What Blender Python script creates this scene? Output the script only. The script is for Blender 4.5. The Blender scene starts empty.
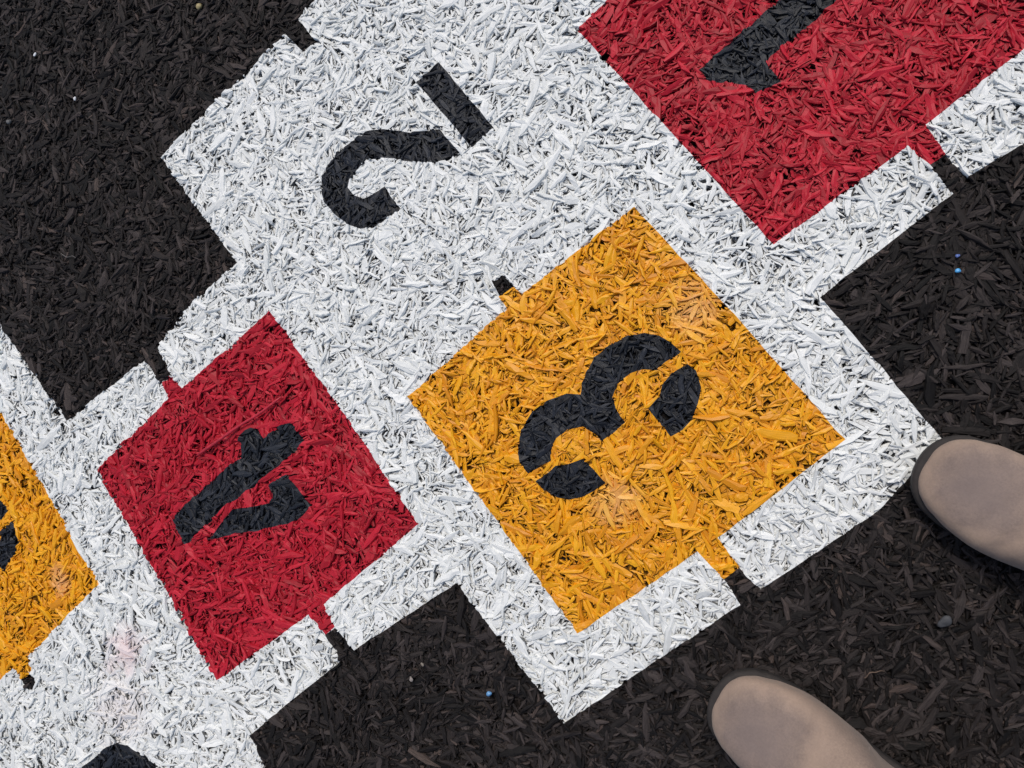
import bpy, math, random
import numpy as np
rng = np.random.default_rng(7)
random.seed(7)
scene = bpy.context.scene
col = scene.collection

# ------------------------------------------------------------------ outlines of the stencil paint, metres on the ground
WHITE = [(0.222, 0.585), (0.0314, 0.5878), (0.004, 0.5862), (0.0041, 0.5444), (-0.0151, 0.5493), (-0.0187, 0.5845), (-0.2311, 0.5877), (-0.2304, 0.4942), (-0.2271, 0.409), (-0.3035, 0.4119), (-0.3575, 0.4048), (-0.3711, 0.4006), (-0.3756, 0.3596), (-0.3912, 0.3624), (-0.3947, 0.4), (-0.529, 0.4134), (-0.543, 0.5801), (-0.546, 0.591), (-0.966, 0.588), (-0.966, -0.216), (-0.54, -0.213), (-0.5276, -0.0652), (-0.5223, -0.028), (-0.451, -0.0259), (-0.3879, -0.026), (-0.3837, -0.0214), (-0.3811, 0.0059), (-0.3667, 0.0058), (-0.363, -0.0255), (-0.2259, -0.0362), (-0.2159, -0.2055), (-0.1124, -0.2072), (-0.0103, -0.2104), (-0.0078, -0.1837), (0.0096, -0.1838), (0.0121, -0.2096), (0.1368, -0.2135), (0.2162, -0.1968), (0.2196, -0.1154), (0.2211, -0.0359), (0.2858, -0.036), (0.3616, -0.0362), (0.3647, -0.0044), (0.3802, -0.0043), (0.3793, -0.0321), (0.4293, -0.04), (0.588, -0.039), (0.588, 0.393), (0.228, 0.393)]
GAP3 = [(-0.0063, 0.1844), (0.0057, 0.1822), (0.0076, 0.1653), (-0.0108, 0.1662)]
GAP5 = [(-0.759, 0.1968), (-0.7478, 0.1937), (-0.7465, 0.1817), (-0.7551, 0.1774), (-0.7637, 0.1843)]
RED1 = [(0.2229, 0.3323), (0.2221, 0.0293), (0.3638, 0.0219), (0.3647, -0.0044), (0.3802, -0.0043), (0.3865, 0.0265), (0.5244, 0.0225), (0.525, 0.3315)]
YEL3 = [(-0.1536, 0.1489), (-0.0126, 0.1526), (-0.011, 0.1677), (0.0076, 0.1653), (0.0089, 0.1531), (0.1496, 0.1452), (0.1543, -0.0103), (0.1547, -0.1489), (0.0115, -0.1518), (0.0096, -0.1838), (-0.0078, -0.1837), (-0.0118, -0.1508), (-0.1528, -0.146), (-0.1529, -0.0049)]
RED4 = [(-0.5265, 0.3362), (-0.3941, 0.3397), (-0.3912, 0.3624), (-0.3756, 0.3596), (-0.3707, 0.3373), (-0.2274, 0.3338), (-0.2241, 0.1792), (-0.2239, 0.0357), (-0.364, 0.033), (-0.3667, 0.0058), (-0.3811, 0.0059), (-0.3873, 0.0349), (-0.5258, 0.0421), (-0.5259, 0.1824)]
YEL5 = [(-0.6057, 0.487), (-0.6018, 0.349), (-0.6003, 0.2224), (-0.7378, 0.214), (-0.7491, 0.1946), (-0.7603, 0.1962), (-0.7643, 0.2143), (-0.9, 0.216), (-0.9, 0.516), (-0.605, 0.516)]
N1 = [[(0.2806, 0.2091), (0.2795, 0.1965), (0.2923, 0.1804), (0.2968, 0.1735), (0.3004, 0.1649), (0.3043, 0.1525), (0.3268, 0.146), (0.3286, 0.1665), (0.3295, 0.1704), (0.3758, 0.1701), (0.4087, 0.1711), (0.474, 0.1715), (0.474, 0.2095), (0.3739, 0.2095)]]
N2 = [[(0.0948, 0.4166), (0.0951, 0.3136), (0.0641, 0.3136), (0.0626, 0.418)],
      [(0.051, 0.3188), (0.0504, 0.3562), (0.034, 0.3679), (0.023, 0.3777), (0.0116, 0.3922), (-0.0015, 0.4069), (-0.0144, 0.4149), (-0.0355, 0.4199), (-0.0537, 0.422), (-0.0702, 0.4203), (-0.0852, 0.4135), (-0.0948, 0.4027), (-0.1006, 0.3872), (-0.0989, 0.3659), (-0.0944, 0.3466), (-0.0848, 0.3313), (-0.0728, 0.3244), (-0.0579, 0.3202), (-0.0361, 0.3168), (-0.0369, 0.3326), (-0.0353, 0.3501), (-0.051, 0.3534), (-0.062, 0.357), (-0.069, 0.3682), (-0.0687, 0.3797), (-0.062, 0.387), (-0.0486, 0.3896), (-0.0326, 0.388), (-0.0177, 0.3778), (-0.0076, 0.3668), (0.003, 0.3512), (0.0235, 0.3304), (0.0357, 0.3232)]]
N3 = [[(0.0948, 0.0043), (0.0928, 0.0177), (0.0881, 0.0305), (0.0787, 0.0415), (0.0638, 0.0502), (0.0457, 0.0541), (0.0268, 0.0542), (0.0109, 0.048), (-0.0001, 0.0412), (-0.0066, 0.0339), (-0.0165, 0.0435), (-0.0368, 0.0504), (-0.0559, 0.0513), (-0.0756, 0.0446), (-0.0896, 0.0339), (-0.0979, 0.018), (-0.098, 0.0057), (-0.0708, 0.001), (-0.0659, 0.0092), (-0.0527, 0.0157), (-0.0386, 0.0155), (-0.0252, 0.0082), (-0.0203, -0.0034), (-0.0191, -0.0157), (0.0105, -0.0153), (0.0113, -0.0007), (0.0167, 0.012), (0.028, 0.0183), (0.0424, 0.019), (0.055, 0.0158), (0.0654, 0.0058), (0.0773, 0.0059)],
      [(-0.0953, -0.0057), (-0.07, -0.0063), (-0.0603, -0.0122), (-0.0447, -0.0165), (-0.0425, -0.0334), (-0.0412, -0.0494), (-0.0544, -0.0484), (-0.0679, -0.0458), (-0.0816, -0.0392), (-0.091, -0.027), (-0.0957, -0.0144)],
      [(0.0918, -0.0077), (0.0935, -0.0182), (0.0878, -0.0333), (0.0754, -0.0442), (0.0621, -0.0517), (0.0492, -0.0547), (0.0363, -0.0527), (0.0355, -0.0183), (0.0511, -0.0157), (0.0611, -0.0086), (0.0742, -0.0055)]]
N4 = [[(-0.3232, 0.2429), (-0.3185, 0.2227), (-0.2945, 0.2216), (-0.2802, 0.2141), (-0.2795, 0.1895), (-0.301, 0.1858), (-0.3234, 0.1864), (-0.3368, 0.1878), (-0.3515, 0.1877), (-0.3713, 0.1886), (-0.3865, 0.1884), (-0.3991, 0.1915), (-0.4303, 0.1905), (-0.4558, 0.1886), (-0.4739, 0.1888), (-0.4732, 0.2035), (-0.4724, 0.2213), (-0.4637, 0.225), (-0.4051, 0.2254), (-0.3745, 0.2255), (-0.3552, 0.2236), (-0.3489, 0.2344), (-0.3465, 0.2455)],
      [(-0.3446, 0.1773), (-0.3189, 0.1729), (-0.3165, 0.149), (-0.3149, 0.1265), (-0.3319, 0.1244), (-0.35, 0.1267), (-0.3831, 0.1445), (-0.4181, 0.1613), (-0.4453, 0.1754), (-0.4131, 0.1803), (-0.3969, 0.1822), (-0.3766, 0.1697), (-0.3529, 0.1583), (-0.348, 0.1671)]]
N5 = [[(-0.6872, 0.3661), (-0.6688, 0.3641), (-0.6703, 0.3371), (-0.6926, 0.3246), (-0.7128, 0.3193), (-0.722, 0.345), (-0.701, 0.353)],
      [(-0.681, 0.3753), (-0.6668, 0.3788), (-0.6677, 0.395), (-0.682, 0.416), (-0.70, 0.425), (-0.725, 0.427), (-0.748, 0.42), (-0.765, 0.40), (-0.768, 0.36), (-0.742, 0.358), (-0.74, 0.38), (-0.728, 0.393), (-0.711, 0.395), (-0.697, 0.386)],
      [(-0.865, 0.33), (-0.865, 0.42), (-0.835, 0.42), (-0.835, 0.36), (-0.778, 0.350), (-0.774, 0.322), (-0.80, 0.324)]]
N6 = [[(-0.7426, 0.0643), (-0.7247, 0.0629), (-0.6991, 0.0641), (-0.6822, 0.0593), (-0.6688, 0.0487), (-0.6586, 0.029), (-0.6507, 0.0089), (-0.68, 0.006), (-0.684, 0.02), (-0.695, 0.031), (-0.715, 0.035), (-0.735, 0.03)],
      [(-0.652, -0.006), (-0.658, -0.03), (-0.68, -0.048), (-0.71, -0.053), (-0.77, -0.052), (-0.815, -0.04), (-0.845, -0.01), (-0.85, 0.03), (-0.825, 0.052), (-0.81, 0.045), (-0.822, 0.02), (-0.81, -0.005), (-0.78, -0.02), (-0.735, -0.024), (-0.7, -0.024), (-0.684, -0.012), (-0.68, -0.004)]]
# class ids: 0 bare mulch, 1 white, 2 red1, 3 yel3, 4 red4, 5 yel5, 11..16 the numerals
REGIONS = [(1, WHITE), (0, GAP3), (0, GAP5), (2, RED1), (3, YEL3), (4, RED4), (5, YEL5)]
for cid, polys in ((11, N1), (12, N2), (13, N3), (14, N4), (15, N5), (16, N6)):
    REGIONS += [(cid, p) for p in polys]

def wobble(poly, step=0.011, amp=0.0003):
    """Split long edges and let the sprayed edge wander by half a millimetre."""
    out = []
    n = len(poly)
    for i in range(n):
        a = np.array(poly[i]); b = np.array(poly[(i + 1) % n])
        k = max(1, int(np.hypot(*(b - a)) / step))
        for j in range(k):
            p = a + (b - a) * j / k
            out.append(p + rng.normal(0, amp, 2))
    return np.array(out)
REGIONS = [(c, wobble(p, .006, .0007) if c in (11, 14) else wobble(p)) for c, p in REGIONS]

def inside(poly, x, y):
    r = np.zeros(x.shape, bool)
    n = len(poly)
    for i in range(n):
        x1, y1 = poly[i]; x2, y2 = poly[(i + 1) % n]
        if y1 == y2: continue
        c = ((y1 > y) != (y2 > y)) & (x < (x2 - x1) * (y - y1) / (y2 - y1) + x1)
        r ^= c
    return r
def classify(x, y):
    cl = np.zeros(x.shape, np.int32)
    for cid, p in REGIONS:
        lo = p.min(0); hi = p.max(0)
        idx = np.nonzero((x > lo[0]) & (x < hi[0]) & (y > lo[1]) & (y < hi[1]))[0]
        if len(idx):
            m = inside(p, x[idx], y[idx])
            cl[idx[m]] = cid
    return cl

# ------------------------------------------------------------------ smooth random fields
def field(seed, nwaves, lam):
    r = np.random.default_rng(seed)
    ang = r.uniform(0, 2 * math.pi, nwaves); k = 2 * math.pi / (lam * r.uniform(.6, 1.6, nwaves)); ph = r.uniform(0, 6.28, nwaves)
    def f(x, y):
        s = np.zeros_like(x)
        for a, kk, p in zip(ang, k, ph):
            s += np.sin((np.cos(a) * x + np.sin(a) * y) * kk + p)
        return s / math.sqrt(nwaves / 2)
    return f
f_height = field(1, 9, 0.12)
f_height2 = field(5, 9, 0.045)
f_dir = field(2, 9, 0.11)
f_cover = field(3, 12, 0.05)
def ground_z(x, y): return -0.0008 + 0.0005 * f_height(x, y) + 0.0004 * f_height2(x, y)

# ------------------------------------------------------------------ shredded chips, all from one recipe
NS = 6
def make_chips(cx, cy, depth, scale=1.0, size_boost=1.0):
    n = len(cx)
    L = np.clip(rng.lognormal(math.log(0.0135), 0.48, n), 0.004, 0.038) * size_boost
    W = np.clip(L * rng.uniform(0.12, 0.34, n), 0.0013, 0.0080 * size_boost)
    wide = rng.random(n) < 0.05
    W[wide] = np.clip(L[wide] * rng.uniform(.4, .75, wide.sum()), 0.003, 0.011)
    T = np.clip(W * rng.uniform(.32, .6, n), 0.0010, 0.0030)
    ang = 1.1 * f_dir(cx, cy) + rng.normal(0, 0.95, n)
    flat = rng.random(n) < 0.08
    ang[flat] = rng.uniform(0, math.pi, flat.sum())
    pitch = rng.normal(0, 0.060, n) * np.clip(0.016 / L, .4, 1.6)
    roll = rng.normal(0, 0.27, n)
    bend = rng.normal(0, 0.022, n) * L         # sideways bow
    arch = rng.normal(0.00, 0.018, n) * L     # up and down bow
    p1 = rng.uniform(.05, .75, n); p2 = rng.uniform(.05, .75, n)   # end sharpness
    t = np.linspace(0, 1, NS)
    V = np.zeros((n, NS, 5, 6))
    tw = rng.normal(0, .10, n)
    for i, tt in enumerate(t):
        tj = np.clip(tt + (rng.normal(0, .035, n) if 0 < i < NS - 1 else 0), 0, 1)
        env = np.clip((np.clip(tj, .012, 1) / .5), 0, 1) ** p1 * np.clip((np.clip(1 - tj, .012, 1) / .5), 0, 1) ** p2
        env = np.clip(env, .14, 1)
        wl = W * .5 * env * rng.uniform(.75, 1.2, n); wr = W * .5 * env * rng.uniform(.75, 1.2, n)
        u = (tj - .5) * L
        off = bend * (1 - (2 * tj - 1) ** 2) + rng.normal(0, .05, n) * W
        up = arch * (1 - (2 * tj - 1) ** 2)
        h = T * (0.45 + .55 * env)
        ridge = rng.normal(0, .28, n)
        tl = np.stack([np.full(n, -1.18), np.full(n, -.86), ridge, np.full(n, .86), np.full(n, 1.18)], 1)
        hz = np.stack([-.9 * h, .24 * h + rng.normal(0, .06, n) * T, .46 * h + rng.normal(0, .08, n) * T, .24 * h + rng.normal(0, .06, n) * T, -.9 * h], 1)
        for k in range(5):
            s = np.where(tl[:, k] < 0, wl, wr) * tl[:, k]
            rr = roll + tw * (tj - .5)
            yy = off + s * np.cos(rr); zz = up + hz[:, k] + s * np.sin(rr)
            V[:, i, k, 0] = u; V[:, i, k, 1] = yy; V[:, i, k, 2] = zz
            V[:, i, k, 3] = u; V[:, i, k, 4] = s + (0.002 if k in (0, 4) else 0)
    ca, sa, cp, sp = np.cos(ang), np.sin(ang), np.cos(pitch), np.sin(pitch)
    x, y, z = V[..., 0].copy(), V[..., 1].copy(), V[..., 2].copy()
    a = lambda q: q[:, None, None]
    xr = x * a(cp) - z * a(sp); zr = x * a(sp) + z * a(cp)
    V[..., 0] = xr * a(ca) - y * a(sa) + a(cx)
    V[..., 1] = xr * a(sa) + y * a(ca) + a(cy)
    V[..., 2] = zr + a(depth - T * .5 + ground_z(cx, cy))
    V[..., 5] = a(rng.random(n))
    return V.reshape(-1, 6)
q = []
for i in range(NS - 1):
    for k in range(4):
        b = i * 5 + k
        q += [(b, b + 5, b + 6), (b, b + 6, b + 1)]
CHIP_F = np.array(q)[:, [0, 2, 1]]
CHIP_V = NS * 5
def chip_tris(n): return (CHIP_F[None] + (np.arange(n) * CHIP_V)[:, None, None]).reshape(-1, 3)

# the dense patch: turned like the hopscotch diagonal; a sparser skirt around it
AX = np.array([0.755, -0.587]); AY = np.array([0.63, 0.773]); AX /= np.hypot(*AX); AY = np.array([-AX[1], AX[0]])
CEN = np.array([-0.135, 0.17])
def scatter(n, hx, hy):
    a = rng.uniform(-hx, hx, n); b = rng.uniform(-hy, hy, n)
    return CEN[0] + a * AX[0] + b * AY[0], CEN[1] + a * AX[1] + b * AY[1]
HX, HY = 0.84, 0.69
LAYERS = [(0.000, .0011, 44000), (-.0015, .0010, 64000), (-.0034, .0010, 66000), (-.0057, .0011, 56000), (-.0085, .0011, 34000)]
vs = []
for zc, zs, n in LAYERS:
    x, y = scatter(n, HX, HY)
    vs.append(make_chips(x, y, zc + rng.normal(0, zs, n)))
# skirt of larger chips outside the patch (only seen from a step to the side)
for zc, n, fx, gx, boost in ((-.001, 34000, 1.0, 1.55, 1.25), (-.004, 38000, 1.0, 1.55, 1.25), (-.008, 30000, 1.0, 1.55, 1.25),
                             (-.001, 26000, 1.54, 3.0, 2.0), (-.004, 30000, 1.54, 3.0, 2.0)):
    x, y = scatter(n, HX * gx, HY * gx)
    a = (x - CEN[0]) * AX[0] + (y - CEN[1]) * AX[1]; b = (x - CEN[0]) * AY[0] + (y - CEN[1]) * AY[1]
    m = (abs(a) > HX * fx - .01) | (abs(b) > HY * fx - .01)
    x, y = x[m], y[m]
    vs.append(make_chips(x, y, zc + rng.normal(0, .001, len(x)), size_boost=boost))
V = np.concatenate(vs); del vs
NCH = len(V) // CHIP_V
SLX, SLY = .07, -.06
V[:, 0] += V[:, 2] * SLX; V[:, 1] += V[:, 2] * SLY
F = chip_tris(NCH)

# ------------------------------------------------------------------ cut the chips along the stencil edges
CELL = 0.004
lo = V[:, :2].min(0) - .05; dim = np.ceil((V[:, :2].max(0) + .05 - lo) / CELL).astype(int)
near = np.zeros(dim, bool)
edges = []
for cid, p in REGIONS:
    for i in range(len(p)):
        edges.append((p[i], p[(i + 1) % len(p)]))
for a, b in edges:
    k = max(2, int(np.hypot(*(b - a)) / (CELL * .5)))
    for s in np.linspace(0, 1, k):
        c = ((a + (b - a) * s - lo) / CELL).astype(int)
        near[max(c[0] - 3, 0):c[0] + 4, max(c[1] - 3, 0):c[1] + 4] = True
vc = ((V[:, :2] - lo) / CELL).astype(int)
vnear = near[vc[:, 0], vc[:, 1]]
ctr = V[F].mean(1)[:, :2]
cc = ((ctr - lo) / CELL).astype(int)
tn = vnear[F].any(1) | near[cc[:, 0], cc[:, 1]]
Ffar, Fn = F[~tn], F[tn]
far_cls = None
Vl = [V]; nv = len(V)
P0 = V[Fn]                                 # (m,3,6) near triangles, split by value; buckets keep the search short
BS = 0.025
P = np.empty((len(P0) * 2 + 400000, 3, 6)); P[:len(P0)] = P0; npt = len(P0)
bc = np.floor((P0.mean(1)[:, :2] - lo) / BS).astype(int)
order = np.lexsort((bc[:, 1], bc[:, 0])); sb = bc[order]
cut = np.nonzero(np.any(np.diff(sb, axis=0) != 0, axis=1))[0] + 1
buckets = {}
for chunk in np.split(order, cut):
    if len(chunk): buckets[tuple(bc[chunk[0]])] = [chunk]
del P0, order, sb
for a, b in edges:
    xmin = np.minimum(a, b) - 1e-5; xmax = np.maximum(a, b) + 1e-5
    c0 = np.floor((xmin - .016 - lo) / BS).astype(int); c1 = np.floor((xmax + .016 - lo) / BS).astype(int)
    d = b - a; nrm = np.array([-d[1], d[0]]) / (np.hypot(*d) + 1e-12)
    for bx in range(c0[0], c1[0] + 1):
        for by in range(c0[1], c1[1] + 1):
            if (bx, by) not in buckets: continue
            bl = buckets[(bx, by)]
            ids = bl[0] if len(bl) == 1 else np.concatenate(bl)
            T3 = P[ids]
            tx = T3[..., 0]; ty = T3[..., 1]
            sd = (tx - a[0]) * nrm[0] + (ty - a[1]) * nrm[1]
            pos = sd > 0
            cnt = pos.sum(1)
            mm = ((cnt == 1) | (cnt == 2)) & (tx.max(1) > xmin[0]) & (tx.min(1) < xmax[0]) & (ty.max(1) > xmin[1]) & (ty.min(1) < xmax[1]) & (np.abs(sd).max(1) > 1e-6)
            if not mm.any():
                buckets[(bx, by)] = [ids]
                continue
            sel = ids[mm]; T3 = T3[mm]; sd = sd[mm]; pos = pos[mm]; cnt = cnt[mm]
            lone = np.where(cnt == 1, pos.argmax(1), (~pos).argmax(1))
            r = np.arange(len(sel))
            i0, i1, i2 = lone, (lone + 1) % 3, (lone + 2) % 3
            A, Bv, Cv = T3[r, i0], T3[r, i1], T3[r, i2]
            da, db, dc = sd[r, i0], sd[r, i1], sd[r, i2]
            t1 = (da / (da - db))[:, None]; t2 = (da / (da - dc))[:, None]
            M1 = A + (Bv - A) * t1; M2 = A + (Cv - A) * t2
            P[sel] = np.stack([A, M1, M2], 1)
            k = len(sel)
            P[npt:npt + k] = np.stack([M1, Bv, Cv], 1)
            P[npt + k:npt + 2 * k] = np.stack([M1, Cv, M2], 1)
            buckets[(bx, by)] = [ids, np.arange(npt, npt + 2 * k)]
            npt += 2 * k
P = P[:npt]
# weld the near triangles back by value
flat = P.reshape(-1, 6)
key = np.round(flat * 1e6).astype(np.int64)
h = key[:, 0] * 73856093 ^ key[:, 1] * 19349663 ^ key[:, 2] * 83492791 ^ key[:, 5] * 2654435761
_, first, inv = np.unique(h, return_index=True, return_inverse=True)
NV = flat[first]; NF = inv.reshape(-1, 3)
e1 = P[:, 1] - P[:, 0]; e2 = P[:, 2] - P[:, 0]
ok = (np.abs(np.cross(e1[:, :3], e2[:, :3])).sum(1) > 1e-13) & (NF[:, 0] != NF[:, 1]) & (NF[:, 1] != NF[:, 2]) & (NF[:, 0] != NF[:, 2])
NF = NF[ok]
ctr = NV[NF].mean(1)
ncls = classify(ctr[:, 0], ctr[:, 1])
fc = V[Ffar].mean(1)
gx, gy = np.meshgrid(lo[0] + (np.arange(dim[0]) + .5) * CELL, lo[1] + (np.arange(dim[1]) + .5) * CELL, indexing='ij')
gcls = classify(gx.ravel(), gy.ravel()).reshape(dim)
ci = ((fc[:, :2] - lo) / CELL).astype(int)
fcls = gcls[ci[:, 0], ci[:, 1]]
AV = np.concatenate([V, NV]); AF = np.concatenate([Ffar, NF + len(V)]); AC = np.concatenate([fcls, ncls])
del V, NV, Ffar, NF, P, flat, key, h
AV[:, 0] -= AV[:, 2] * SLX; AV[:, 1] -= AV[:, 2] * SLY
tc = AV[AF].mean(1)
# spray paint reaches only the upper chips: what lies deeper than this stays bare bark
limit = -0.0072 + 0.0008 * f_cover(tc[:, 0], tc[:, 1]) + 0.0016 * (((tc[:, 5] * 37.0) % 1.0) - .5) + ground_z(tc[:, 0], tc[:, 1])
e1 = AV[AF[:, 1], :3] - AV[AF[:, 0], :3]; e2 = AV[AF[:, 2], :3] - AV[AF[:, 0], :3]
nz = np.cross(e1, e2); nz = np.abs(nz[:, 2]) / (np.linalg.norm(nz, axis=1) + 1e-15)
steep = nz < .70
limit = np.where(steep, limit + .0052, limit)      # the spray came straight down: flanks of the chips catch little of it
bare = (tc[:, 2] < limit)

# ------------------------------------------------------------------ materials
def nt(name):
    m = bpy.data.materials.new(name); m.use_nodes = True
    t = m.node_tree; t.nodes.clear()
    out = t.nodes.new('ShaderNodeOutputMaterial'); b = t.nodes.new('ShaderNodeBsdfPrincipled')
    t.links.new(b.outputs[0], out.inputs[0])
    return m, t, b
def node(t, kind, **kw):
    n = t.nodes.new(kind)
    for k, v in kw.items():
        if k.startswith('i_'):
            key = k[2:]
            n.inputs[int(key) if key.isdigit() else key].default_value = v
        else: setattr(n, k, v)
    return n
def ramp(t, fac, stops):
    r = t.nodes.new('ShaderNodeValToRGB'); t.links.new(fac, r.inputs[0])
    e = r.color_ramp.elements
    while len(e) < len(stops): e.new(.5)
    for i, (p, c) in enumerate(stops):
        e[i].position = p; e[i].color = (*c, 1)
    return r.outputs[0]
def mix(t, fac, a, b, mode='MIX'):
    m = t.nodes.new('ShaderNodeMix'); m.data_type = 'RGBA'; m.blend_type = mode
    for s, v in ((m.inputs[0], fac), (m.inputs[6], a), (m.inputs[7], b)):
        if isinstance(v, (int, float)): s.default_value = v
        elif isinstance(v, tuple): s.default_value = (*v, 1)
        else: t.links.new(v, s)
    return m.outputs[2]
def chip_coords(t):
    a = node(t, 'ShaderNodeAttribute', attribute_name='chip')
    sep = t.nodes.new('ShaderNodeSeparateXYZ'); t.links.new(a.outputs['Vector'], sep.inputs[0])
    comb = t.nodes.new('ShaderNodeCombineXYZ')
    for i, k in ((0, 90.0), (1, 900.0), (2, 400.0)):
        m = node(t, 'ShaderNodeMath', operation='MULTIPLY'); m.inputs[1].default_value = k
        t.links.new(sep.outputs[i], m.inputs[0]); t.links.new(m.outputs[0], comb.inputs[i])
    return comb.outputs[0], sep.outputs[2]
def chip_material(name, stops, rough, bump=.35, worn=None, spec=.5, stain_sheen=None, fine=.25):
    m, t, b = nt(name)
    vec, rnd = chip_coords(t)
    geo = t.nodes.new('ShaderNodeNewGeometry')
    grain = node(t, 'ShaderNodeTexNoise', i_Scale=1.0, i_Detail=4.0, i_Roughness=.65)
    t.links.new(vec, grain.inputs['Vector'])
    base = ramp(t, rnd, stops)
    g = ramp(t, grain.outputs[0], [(.30, (1 - fine,) * 3), (.72, (1 + fine * .6,) * 3)])
    c = mix(t, 1.0, base, g, 'MULTIPLY')
    if worn:        # paint rubbed thin, with an outline of its own
        wcol, thr, sc = worn
        n1 = node(t, 'ShaderNodeTexNoise', i_Scale=sc, i_Detail=2.0); t.links.new(geo.outputs['Position'], n1.inputs['Vector'])
        n2 = node(t, 'ShaderNodeTexNoise', i_Scale=340.0, i_Detail=3.0); t.links.new(geo.outputs['Position'], n2.inputs['Vector'])
        k = node(t, 'ShaderNodeMath', operation='MULTIPLY_ADD'); k.inputs[1].default_value = .45
        t.links.new(n2.outputs[0], k.inputs[0]); t.links.new(n1.outputs[0], k.inputs[2])
        f = ramp(t, k.outputs[0], [(thr, (0, 0, 0)), (thr + .22, (.55,) * 3)])
        c = mix(t, f, c, wcol)
    if stain_sheen:  # soft patches of colour: stains, and on yellow also painted-in sheen
        for (sx, sy), rad, scol, amt in stain_sheen:
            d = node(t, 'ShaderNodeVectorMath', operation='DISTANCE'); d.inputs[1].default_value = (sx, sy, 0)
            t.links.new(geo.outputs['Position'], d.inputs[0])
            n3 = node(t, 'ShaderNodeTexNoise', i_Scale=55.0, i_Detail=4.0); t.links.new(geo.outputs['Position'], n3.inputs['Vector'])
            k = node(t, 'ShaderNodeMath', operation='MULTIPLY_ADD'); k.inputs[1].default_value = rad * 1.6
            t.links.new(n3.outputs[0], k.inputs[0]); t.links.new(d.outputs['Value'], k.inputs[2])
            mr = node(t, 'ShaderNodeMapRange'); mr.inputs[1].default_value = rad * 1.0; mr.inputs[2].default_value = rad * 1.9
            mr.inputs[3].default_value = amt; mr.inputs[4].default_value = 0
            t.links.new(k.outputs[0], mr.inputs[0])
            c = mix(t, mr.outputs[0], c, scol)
    t.links.new(c, b.inputs['Base Color'])
    b.inputs['Roughness'].default_value = rough
    b.inputs['Specular IOR Level'].default_value = spec
    bp = node(t, 'ShaderNodeBump', i_Strength=bump, i_Distance=.0006)
    t.links.new(grain.outputs[0], bp.inputs['Height']); t.links.new(bp.outputs[0], b.inputs['Normal'])
    return m
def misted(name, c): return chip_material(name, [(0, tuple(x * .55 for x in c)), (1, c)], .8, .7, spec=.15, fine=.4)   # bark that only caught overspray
M_BARK = chip_material('bark_brown_black', [(0, (.0045, .0036, .0034)), (.40, (.0145, .0115, .0107)), (.74, (.031, .0246, .0230)), (.96, (.057, .0455, .0430)), (1, (.076, .055, .047))], .68, 1.0, spec=.22, fine=.5)
M_WHITE = chip_material('white_sprayed_paint', [(0, (.69, .705, .69)), (.4, (.785, .80, .78)), (1, (.86, .87, .85))], .55, .35, spec=.4, stain_sheen=[((-0.6108, 0.1386), .032, (.70, .48, .49), .55), ((-.655, .09), .05, (.76, .64, .63), .35)], fine=.08)
M_RED = chip_material('red_sprayed_paint', [(0, (.31, .007, .016)), (.5, (.45, .010, .025)), (1, (.56, .018, .038))], .5, .35, spec=.28, fine=.18)
M_YEL = chip_material('orange_yellow_sprayed_paint', [(0, (.68, .25, .006)), (.4, (.82, .345, .007)), (1, (.90, .42, .010))], .42, .35, spec=.34, stain_sheen=[((.128, .030), .030, (.84, .58, .34), .24), ((-.045, -.07), .028, (.84, .58, .34), .24), ((-.645, .26), .020, (.78, .46, .28), .45)], fine=.15)  # first two pale spots are glossy sheen painted into the colour
M_INK = chip_material('black_sprayed_paint', [(0, (.006, .0074, .0108)), (1, (.026, .030, .040))], .45, .9, spec=.28, fine=.35)

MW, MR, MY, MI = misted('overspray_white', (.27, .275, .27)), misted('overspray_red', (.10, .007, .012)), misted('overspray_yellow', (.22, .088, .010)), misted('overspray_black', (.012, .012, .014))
def chip_mesh(name, sel, mats, mat_of=None, parent=None):
    F3 = AF[sel]
    used, inv = np.unique(F3, return_inverse=True)
    v = AV[used]; f = inv.reshape(-1, 3)
    me = bpy.data.meshes.new(name)
    me.vertices.add(len(v)); me.vertices.foreach_set('co', v[:, :3].astype(np.float32).ravel())
    n = len(f)
    me.loops.add(n * 3); me.loops.foreach_set('vertex_index', f.astype(np.int32).ravel())
    me.polygons.add(n)
    me.polygons.foreach_set('loop_start', np.arange(0, n * 3, 3, dtype=np.int32))
    for m in mats: me.materials.append(m)
    if mat_of is not None: me.polygons.foreach_set('material_index', mat_of[sel].astype(np.int32))
    at = me.attributes.new('chip', 'FLOAT_VECTOR', 'POINT'); at.data.foreach_set('vector', v[:, 3:6].astype(np.float32).ravel())
    me.attributes.new('sharp_face', 'BOOLEAN', 'FACE').data.foreach_set('value', np.ones(n, bool))
    me.update(calc_edges=True)
    o = bpy.data.objects.new(name, me); col.objects.link(o)
    if parent: o.parent = parent
    return o
def tag(o, label=None, cat=None, group=None, kind=None):
    if label: o['label'] = label
    if cat: o['category'] = cat
    if group: o['group'] = group
    if kind: o['kind'] = kind
    return o
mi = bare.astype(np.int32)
mulch = tag(chip_mesh('bark_mulch', AC == 0, [M_BARK]), 'dark brown shredded bark mulch covering the ground around the painted game', 'mulch', kind='stuff')
G = 'painted number squares of the hopscotch'
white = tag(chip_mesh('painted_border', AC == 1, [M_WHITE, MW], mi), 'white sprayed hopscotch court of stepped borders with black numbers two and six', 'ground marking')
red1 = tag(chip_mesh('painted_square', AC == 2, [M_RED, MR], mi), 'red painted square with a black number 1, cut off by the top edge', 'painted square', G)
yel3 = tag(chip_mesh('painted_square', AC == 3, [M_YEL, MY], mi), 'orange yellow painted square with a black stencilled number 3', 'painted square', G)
red4 = tag(chip_mesh('painted_square', AC == 4, [M_RED, MR], mi), 'red painted square with a black stencilled number 4', 'painted square', G)
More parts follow.
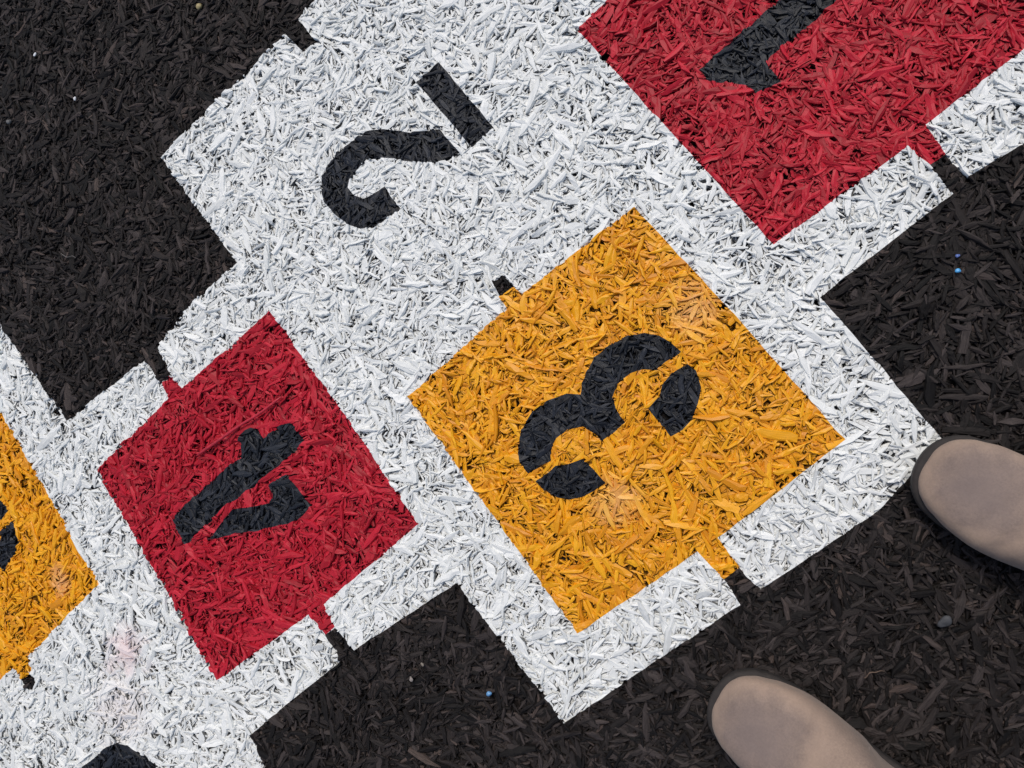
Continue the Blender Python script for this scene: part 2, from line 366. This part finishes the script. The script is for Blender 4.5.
yel5 = tag(chip_mesh('painted_square', AC == 5, [M_YEL, MY], mi), 'orange yellow painted square cut off by the left edge of the photo', 'painted square', G)
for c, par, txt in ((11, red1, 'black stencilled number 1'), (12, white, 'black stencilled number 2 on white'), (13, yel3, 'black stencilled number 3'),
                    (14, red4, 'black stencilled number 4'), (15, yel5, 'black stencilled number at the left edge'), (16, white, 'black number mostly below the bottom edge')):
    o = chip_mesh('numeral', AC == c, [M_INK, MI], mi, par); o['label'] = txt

# ------------------------------------------------------------------ ground sheet out to the horizon
def mesh_obj(name, verts, faces, mat, parent=None, smooth=True):
    me = bpy.data.meshes.new(name); me.from_pydata([tuple(map(float, v)) for v in verts], [], faces)
    me.materials.append(mat); me.update()
    me.polygons.foreach_set('use_smooth', [smooth] * len(me.polygons)); me.update()
    o = bpy.data.objects.new(name, me); col.objects.link(o)
    if parent: o.parent = parent
    return o
mg, t, b = nt('ground_mulch')
geo = t.nodes.new('ShaderNodeNewGeometry')
vo = node(t, 'ShaderNodeTexVoronoi', i_Scale=70.0); t.links.new(geo.outputs['Position'], vo.inputs['Vector'])
no = node(t, 'ShaderNodeTexNoise', i_Scale=160.0, i_Detail=4.0); t.links.new(geo.outputs['Position'], no.inputs['Vector'])
t.links.new(ramp(t, no.outputs[0], [(.3, (.008, .0066, .0062)), (.75, (.028, .023, .022))]), b.inputs['Base Color'])
b.inputs['Roughness'].default_value = .9
b.inputs['Specular IOR Level'].default_value = .1
bp = node(t, 'ShaderNodeBump', i_Strength=.9, i_Distance=.006)
t.links.new(vo.outputs['Distance'], bp.inputs['Height']); t.links.new(bp.outputs[0], b.inputs['Normal'])
R_ = 400.0
ground = mesh_obj('ground', [(-R_, -R_, -.0105), (R_, -R_, -.0105), (R_, R_, -.0105), (-R_, R_, -.0105)], [(0, 1, 2, 3)], mg)
tag(ground, 'dark brown bark mulch ground under and beyond the hopscotch', 'ground', kind='structure')

# ------------------------------------------------------------------ boots
def suede():
    m, t, b = nt('taupe_suede')
    tc_ = t.nodes.new('ShaderNodeTexCoord')
    n1 = node(t, 'ShaderNodeTexNoise', i_Scale=26.0, i_Detail=4.0, i_Roughness=.55); t.links.new(tc_.outputs['Object'], n1.inputs['Vector'])
    n2 = node(t, 'ShaderNodeTexNoise', i_Scale=520.0, i_Detail=4.0, i_Roughness=.7); t.links.new(tc_.outputs['Object'], n2.inputs['Vector'])
    n3 = node(t, 'ShaderNodeTexNoise', i_Scale=70.0, i_Detail=4.0); t.links.new(tc_.outputs['Object'], n3.inputs['Vector'])
    c = ramp(t, n1.outputs[0], [(.30, (.215, .163, .138)), (.52, (.272, .204, .166)), (.72, (.335, .248, .194))])
    c = mix(t, 1.0, c, ramp(t, n3.outputs[0], [(.3, (.90,) * 3), (.7, (1.08,) * 3)]), 'MULTIPLY')
    c = mix(t, 1.0, c, ramp(t, n2.outputs[0], [(.3, (.80,) * 3), (.7, (1.16,) * 3)]), 'MULTIPLY')
    dd = node(t, 'ShaderNodeVectorMath', operation='DISTANCE'); dd.inputs[1].default_value = (0, -.052, .045)
    t.links.new(tc_.outputs['Object'], dd.inputs[0])
    ad = node(t, 'ShaderNodeMath', operation='MULTIPLY_ADD'); ad.inputs[1].default_value = .03
    t.links.new(n1.outputs[0], ad.inputs[0]); t.links.new(dd.outputs['Value'], ad.inputs[2])
    c = mix(t, ramp(t, ad.outputs[0], [(.030, (.7,) * 3), (.062, (0, 0, 0))]), c, (.205, .161, .148))     # scuffed grey toe cap
    c = mix(t, ramp(t, ad.outputs[0], [(.048, (0, 0, 0)), (.062, (.5,) * 3), (.075, (.25,) * 3), (.10, (0, 0, 0))]), c, (.42, .305, .23))   # paler rubbed rim
    t.links.new(c, b.inputs['Base Color'])
    b.inputs['Roughness'].default_value = .85
    b.inputs['Specular IOR Level'].default_value = .25
    b.inputs['Sheen Weight'].default_value = .08; b.inputs['Sheen Roughness'].default_value = .5
    bp = node(t, 'ShaderNodeBump', i_Strength=.35, i_Distance=.0005); t.links.new(n2.outputs[0], bp.inputs['Height'])
    bp2 = node(t, 'ShaderNodeBump', i_Strength=.35, i_Distance=.003); t.links.new(n3.outputs[0], bp2.inputs['Height'])
    t.links.new(bp.outputs[0], bp2.inputs['Normal']); t.links.new(bp2.outputs[0], b.inputs['Normal'])
    return m
def rubber(name, c, rough):
    m, t, b = nt(name)
    tc_ = t.nodes.new('ShaderNodeTexCoord')
    n1 = node(t, 'ShaderNodeTexNoise', i_Scale=160.0, i_Detail=4.0); t.links.new(tc_.outputs['Object'], n1.inputs['Vector'])
    t.links.new(ramp(t, n1.outputs[0], [(.3, tuple(x * .75 for x in c)), (.7, tuple(x * 1.3 for x in c))]), b.inputs['Base Color'])
    b.inputs['Roughness'].default_value = rough
    bp = node(t, 'ShaderNodeBump', i_Strength=.2, i_Distance=.001); t.links.new(n1.outputs[0], bp.inputs['Height']); t.links.new(bp.outputs[0], b.inputs['Normal'])
    return m
M_SUEDE = suede(); M_SOLE = rubber('dark_brown_rubber', (.026, .021, .019), .8); M_LINING = rubber('dark_lining', (.03, .026, .024), .9); M_THREAD = rubber('pale_thread', (.42, .34, .28), .8)
# sole outline of a right boot: distance back from the toe, half width on the outer (+x) and inner (-x) side
SOLE = np.array([(0.000, .0, .0), (.003, .016, .020), (.010, .0285, .0325), (.022, .0395, .0420), (.040, .0475, .0475), (.062, .0515, .0490), (.085, .0525, .0470),
                 (.110, .0505, .0425), (.140, .0450, .0370), (.170, .0410, .0345), (.200, .0390, .0345), (.230, .0375, .0350), (.255, .0330, .0315), (.270, .0240, .0235), (.277, .0120, .0120), (.279, 0, 0)])
SOLE[:, 1] -= .0115 * np.clip((SOLE[:, 0] - .012) / .06, 0, 1) * (SOLE[:, 1] > .02)
def half(d, side):
    return np.sqrt(np.interp(d, SOLE[:, 0], SOLE[:, 1 if side > 0 else 2] ** 2))
def outline(inset, n=44):
    s = (1 - np.cos(np.linspace(0, math.pi, n))) / 2 * .279
    pts = [(half(d, 1), -d) for d in s] + [(-half(d, -1), -d) for d in s[-2:0:-1]]
    p = np.array(pts)
    nx = np.roll(p, -1, 0) - np.roll(p, 1, 0); nn = np.c_[-nx[:, 1], nx[:, 0]]; nn /= np.linalg.norm(nn, axis=1)[:, None] + 1e-9
    return p + nn * inset * (-1 if np.sum((p - p.mean(0)) * nn) > 0 else 1) if inset else p
def make_boot(name, label, mirror, loc, rot):
    root = bpy.data.objects.new(name, None); col.objects.link(root)
    tag(root, label, 'boot', 'pair of taupe suede boots at the edge of the hopscotch')
    sx = -1 if mirror else 1
    # sole: rounded welt slab
    rings = [(.004, .000), (.0005, .003), (0, .012), (.0005, .0145), (.0025, .0160), (.009, .0163)]
    vs = []; m = 0
    for ins, z in rings:
        p = outline(ins); m = len(p)
        vs += [(x * sx, y, z + .008 * max(0, (.05 + y) / .05) ** 2 * .5) for x, y in p]
    fs = []
    for r in range(len(rings) - 1):
        for i in range(m):
            j = (i + 1) % m
            fs.append((r * m + i, r * m + j, (r + 1) * m + j, (r + 1) * m + i))
    fs += [tuple(range(m))[::-1], tuple(range((len(rings) - 1) * m, len(rings) * m))]
    mesh_obj('sole', vs, fs, M_SOLE, root)
    # upper: hoops from the toe back over the instep, then fanning round the ankle into a short shaft
    NA = 40
    th = np.linspace(0, math.pi, NA)
    hoops = []
    def insets(d): return .0045
    def uw(d, side):                      # the upper keeps inside the welt: same outline, pulled in more at the toe
        return max(half(np.clip((d - .0050) * 1.012, 0.0, .27), side) - .0024 * np.clip((d - .0050) / .02, 0, 1) + .0042 * np.clip((d - .035) / .04, 0, 1), .0012)
    D = np.concatenate([.0052 + .030 * np.linspace(0, 1, 14) ** 2, np.linspace(.041, .128, 20)])
    Hk = np.array([(.0052, .0165), (.0066, .021), (.0105, .0260), (.014, .0305), (.019, .0355), (.025, .0395), (.034, .0435), (.048, .0475), (.065, .0520), (.085, .0590), (.105, .0700), (.128, .0880)])
    r_ = np.random.default_rng(5 if mirror else 9)
    for d in D:
        wo, wi = uw(d, 1), uw(d, -1)
        H = np.interp(d, Hk[:, 0], Hk[:, 1])
        ex = .50 + .22 * np.clip((d - .06) / .05, 0, 1); zx = .62 + .30 * np.clip((d - .06) / .05, 0, 1)
        hoop = []
        for a in th:
            c, s = math.cos(a), math.sin(a)
            w = wo if c > 0 else wi
            x = w * (1 if c > 0 else -1) * abs(c) ** ex * (1 + .05 * math.sin(min(math.pi, 2.6 * s)))
            z = .0150 + (H - .0150) * abs(s) ** zx
            # flex creases across the vamp
            cr = .0017 * math.sin((d + .10 * x) * 2 * math.pi / .017 + 1.2) * math.exp(-((d - .088) / .020) ** 2) * s
            cr += .0013 * math.sin((d - .35 * x) * 2 * math.pi / .026) * math.exp(-((d - .07) / .022) ** 2) * s
            hoop.append((x, -d, z + cr))
        hoops.append(hoop)
    # ankle fan: pivot at the instep
    Pv = np.array([0, -.128, .088])
    for f in np.linspace(.12, 1, 8):
        hoop = []
        d0 = .128 + f * .148
        for a in th:
            c, s = math.cos(a), math.sin(a)
            # front point rises only a little; ends slide back along the sole, then up the heel
            x = (.040 + .0 * f) * (1 if c > 0 else -1) * abs(c) ** .72
            d = .128 + f * .148 * (1 - abs(s) ** 1.4)
            z = .015 + (.088 - .015) * abs(s) ** .92 + f * .03 * abs(s)
            w = min(abs(x), max(half(min(d, .270), c) - .004, .004))
            hoop.append((math.copysign(w, c), -d, z))
        hoops.append(hoop)
    vs = []; fs = []
    for hp in hoops: vs += [(x * sx, y, z) for x, y, z in hp]
    for r in range(len(hoops) - 1):
        for i in range(NA - 1):
            a = r * NA + i
            fs.append((a, a + 1, a + NA + 1, a + NA))
    fs.append(tuple(range(NA)))
    up = mesh_obj('upper', vs, fs, M_SUEDE, root)
    md = up.modifiers.new('smooth', 'SUBSURF'); md.levels = 1; md.render_levels = 1
    # shaft: horizontal rings round the ankle, turned in at the collar
    ring = []
    prof = [(.014, .0, .0), (.03, .0, .001), (.055, .0005, .002), (.085, .000, .004), (.115, -.002, .006), (.150, -.001, .007), (.153, -.003, .008), (.150, -.005, .009), (.10, -.006, .009)]
    NR = 36
    vs = []; fs = []
    for z, grow, back in prof:
        k = np.clip((z - .02) / .08, 0, 1)
        yf = -.205 + .085 * k - (.0 if z > .085 else .0)          # front of the ring
        yb = -.2725 - back * .3 + .012 * k
        for i in range(NR):
            a = 2 * math.pi * i / NR
            yc = (yf + yb) / 2; ry = (yf - yb) / 2 + grow
            rx = .0335 + .006 * (1 - abs(2 * k - 1)) + grow
            vs.append((rx * math.cos(a) * sx, yc + ry * math.sin(a), z))
    for r in range(len(prof) - 1):
        for i in range(NR):
            j = (i + 1) % NR
            fs.append((r * NR + i, r * NR + j, (r + 1) * NR + j, (r + 1) * NR + i))
    mesh_obj('shaft', vs, fs, M_SUEDE, root)
    # lining floor inside the collar
    vs = [(.033 * math.cos(2 * math.pi * i / NR) * sx, -.19 + .062 * math.sin(2 * math.pi * i / NR), .101) for i in range(NR)]
    mesh_obj('lining', vs, [tuple(range(NR))], M_LINING, root)
    # seam across the instep
    vs = []; fs = []; pts = []
    for a in np.linspace(.25, math.pi - .25, 40):
        c, s = math.cos(a), math.sin(a); d = .128
        wv = uw(d, c); ex = .72
        pts.append(np.array((math.copysign(abs(c) ** ex, c) * wv * sx * 1.012, -d - .0 * s, .0150 + (.0880 - .0150) * s ** .92 + .0006)))
    for i, p in enumerate(pts):
        for dx in ((0, -.0007, 0), (0, 0, .0009), (0, .0007, 0)): vs.append(p + np.array(dx))
    for i in range(len(pts) - 1):
        for k in range(2): fs.append((i * 3 + k, i * 3 + k + 1, i * 3 + k + 4, i * 3 + k + 3))
    mesh_obj('seam', vs, fs, M_THREAD, root)
    root.scale = (.90, .95, .95); root.location = loc; root.rotation_euler = (0, 0, rot)
    return root
make_boot('boot', 'taupe suede boot standing wholly on dark mulch below the yellow square', True, (-0.078, -0.2545, .001), math.radians(24))
make_boot('boot', 'taupe suede boot whose toe touches the corner of the white border', False, (0.1915, -0.1945, .001), math.radians(20))

# ------------------------------------------------------------------ small litter lying on the mulch
def stone(name, label, cat, x, y, r, c, rough=.6, flat=.6, group=None, seed=0):
    rr = np.random.default_rng(seed)
    import bmesh
    bm = bmesh.new(); bmesh.ops.create_icosphere(bm, subdivisions=3, radius=1)
    ph = rr.uniform(0, 6.28, 9); st = rr.uniform(.8, 1.25, 2)
    for v in bm.verts:
        p = v.co
        k = 1 + .17 * math.sin(2.3 * p.x + ph[0]) + .16 * math.sin(2.9 * p.y + ph[1]) + .13 * math.sin(3.1 * p.z + ph[2] + 2 * p.x)
        v.co = p * k
        v.co.x *= st[0] * r; v.co.y *= st[1] * r; v.co.z *= flat * r
    me = bpy.data.meshes.new(name); bm.to_mesh(me); bm.free()
    me.polygons.foreach_set('use_smooth', [True] * len(me.polygons))
    me.materials.append(rubber(name + '_surface', c, rough))
    o = bpy.data.objects.new(name, me); col.objects.link(o)
    o.location = (x, y, ground_z(np.array([x]), np.array([y]))[0] + .0022 + r * flat * .3); o.rotation_euler = (rr.normal(0, .2), rr.normal(0, .2), rr.uniform(0, 6))
    return tag(o, label, cat, group)
stone('pebble', 'smooth grey pebble on the mulch between the two boots', 'pebble', (.1176), -.315, .0050, (.058, .060, .066), .7, seed=1)
stone('pebble', 'tiny pale tan pebble on the mulch at the top edge', 'pebble', -.0803, .6983, .0035, (.36, .29, .14), .6, seed=2)
stone('pebble', 'grey pebble on the mulch near the left edge', 'pebble', -.3778, .7944, .0034, (.13, .13, .13), .6, seed=3)
stone('pebble', 'bright white speck of stone on the mulch at the left edge', 'pebble', -.2817, .7072 + .034, .0020, (.75, .75, .75), .4, seed=4)
stone('pebble', 'bright white speck of stone in the top left corner', 'pebble', -.2948, .838, .0023, (.75, .76, .78), .4, seed=5)
stone('plastic_bit', 'light blue plastic bit on the mulch below the yellow square', 'plastic bit', -.2616, -.142, .0029, (.13, .32, .58), .35, seed=6)
stone('plastic_bit', 'bright blue plastic bit on the mulch at the right', 'plastic bit', .3192, -.0912, .0022, (.08, .38, .75), .3, seed=7)
stone('plastic_bit', 'tiny dark blue plastic bit on the mulch at the right', 'plastic bit', .3278, -.0811, .0017, (.10, .16, .42), .3, seed=8)
stone('pebble', 'tiny pale tan chip of stone on the mulch right of the number four square', 'pebble', -.3051, -.0801, .0019, (.20, .17, .14), .6, seed=9)
stone('pebble', 'tiny pale grey chip of stone on the mulch right of the number four square', 'pebble', -.3238, -.0846, .0018, (.26, .23, .21), .6, seed=10)

def stick(name, label, cat, p0, p1, r, mat, z0=.004, z1=.004, sag=.0, seed=0, group=None, curl=0.0):
    rr = np.random.default_rng(seed)
    n = 14; m = 7; vs = []; fs = []
    a = np.array([*p0, z0]); b = np.array([*p1, z1]); d = b - a; d /= np.linalg.norm(d); s = np.array([-d[1], d[0], 0])
    ph = rr.uniform(0, 6, 3)
    for i in range(n):
        tt = i / (n - 1); c = a + (b - a) * tt + s * (.0012 * math.sin(5 * tt + ph[0]) + .0005 * math.sin(13 * tt + ph[1]) + curl * math.sin(math.pi * tt * 1.5 + ph[2]))
        c[2] += sag * math.sin(math.pi * tt)
        q_ = r * (1 - .35 * tt) * (.9 + .2 * rr.random()) * (.45 if i in (0, n - 1) else 1)
        for k in range(m):
            w = 2 * math.pi * k / m
            vs.append(c + s * q_ * math.cos(w) + np.array([0, 0, 1]) * q_ * math.sin(w) * .8)
    for i in range(n - 1):
        for k in range(m):
            k2 = (k + 1) % m
            fs.append((i * m + k, i * m + k2, (i + 1) * m + k2, (i + 1) * m + k))
    fs += [tuple(range(m))[::-1], tuple(range((n - 1) * m, n * m))]
    o = mesh_obj(name, vs, fs, mat, None)
    return tag(o, label, cat, group)
M_REDP = rubber('red_paint_on_twig', (.44, .016, .034), .5); M_STRAW = rubber('pale_splinter', (.12, .078, .055), .7); M_FIB = rubber('grey_fibre', (.12, .11, .105), .8)
stick('twig', 'long thin twig painted red, lying across the number 4 square', 'twig', (-0.3985, 0.2580), (-.2700, 0.2440), .0021, M_REDP, .0035, .0035, seed=3)
stick('splinter', 'pale brown splinter on the mulch between the boots', 'splinter', (.0355, -.315), (.053, -.3185), .0006, M_STRAW, seed=4)
stick('fibre', 'curled grey fibre on the mulch above the number 4 square', 'fibre', (-.4096, .588), (-.399, .566), .0006, M_FIB, curl=.003, seed=5)

# ------------------------------------------------------------------ light, sky, camera
w = bpy.data.worlds.new('World'); scene.world = w; w.use_nodes = True
t = w.node_tree; bg = t.nodes['Background']
sky = t.nodes.new('ShaderNodeTexSky'); sky.sky_type = 'NISHITA'; sky.sun_disc = False
EL = math.radians(60); AZ = math.radians(55)           # AZ: direction towards the sun, counted from +X to +Y
sky.sun_elevation = EL; sky.sun_rotation = math.pi / 2 - AZ
sky.air_density = 1.0; sky.dust_density = 3.0; sky.ozone_density = .6
t.links.new(sky.outputs[0], bg.inputs[0]); bg.inputs[1].default_value = .118
sun = bpy.data.lights.new('sun', 'SUN'); sun.energy = 1.6; sun.angle = math.radians(18); sun.color = (1, .95, .86)
so = bpy.data.objects.new('sun', sun); col.objects.link(so)
from mathutils import Vector, Matrix
dirv = Vector((math.cos(EL) * math.cos(AZ), math.cos(EL) * math.sin(AZ), math.sin(EL)))
so.rotation_euler = dirv.to_track_quat('Z', 'Y').to_euler()
so.location = dirv * 5
cam = bpy.data.cameras.new('camera'); co = bpy.data.objects.new('camera', cam); col.objects.link(co)
Rm = Matrix(((0.7554351565659455, 0.629655589152684, 0.18125000213233583), (-0.5874117319335772, 0.7733775508265516, -0.23840012807110622), (-0.29028465583110086, 0.07362746040921768, 0.9541036713390786)))
co.matrix_world = Matrix.Translation((0.08471742, -0.09743735, 0.73598556)) @ Rm.to_4x4()
cam.sensor_width = 36.0; cam.lens = 760.0 / 1024 * 36.0; cam.clip_start = .02; cam.clip_end = 2000
scene.camera = co
vs_ = scene.view_settings
vs_.view_transform = 'Standard'; vs_.look = 'None'; vs_.gamma = 1; vs_.use_curve_mapping = False; vs_.exposure = 0.0
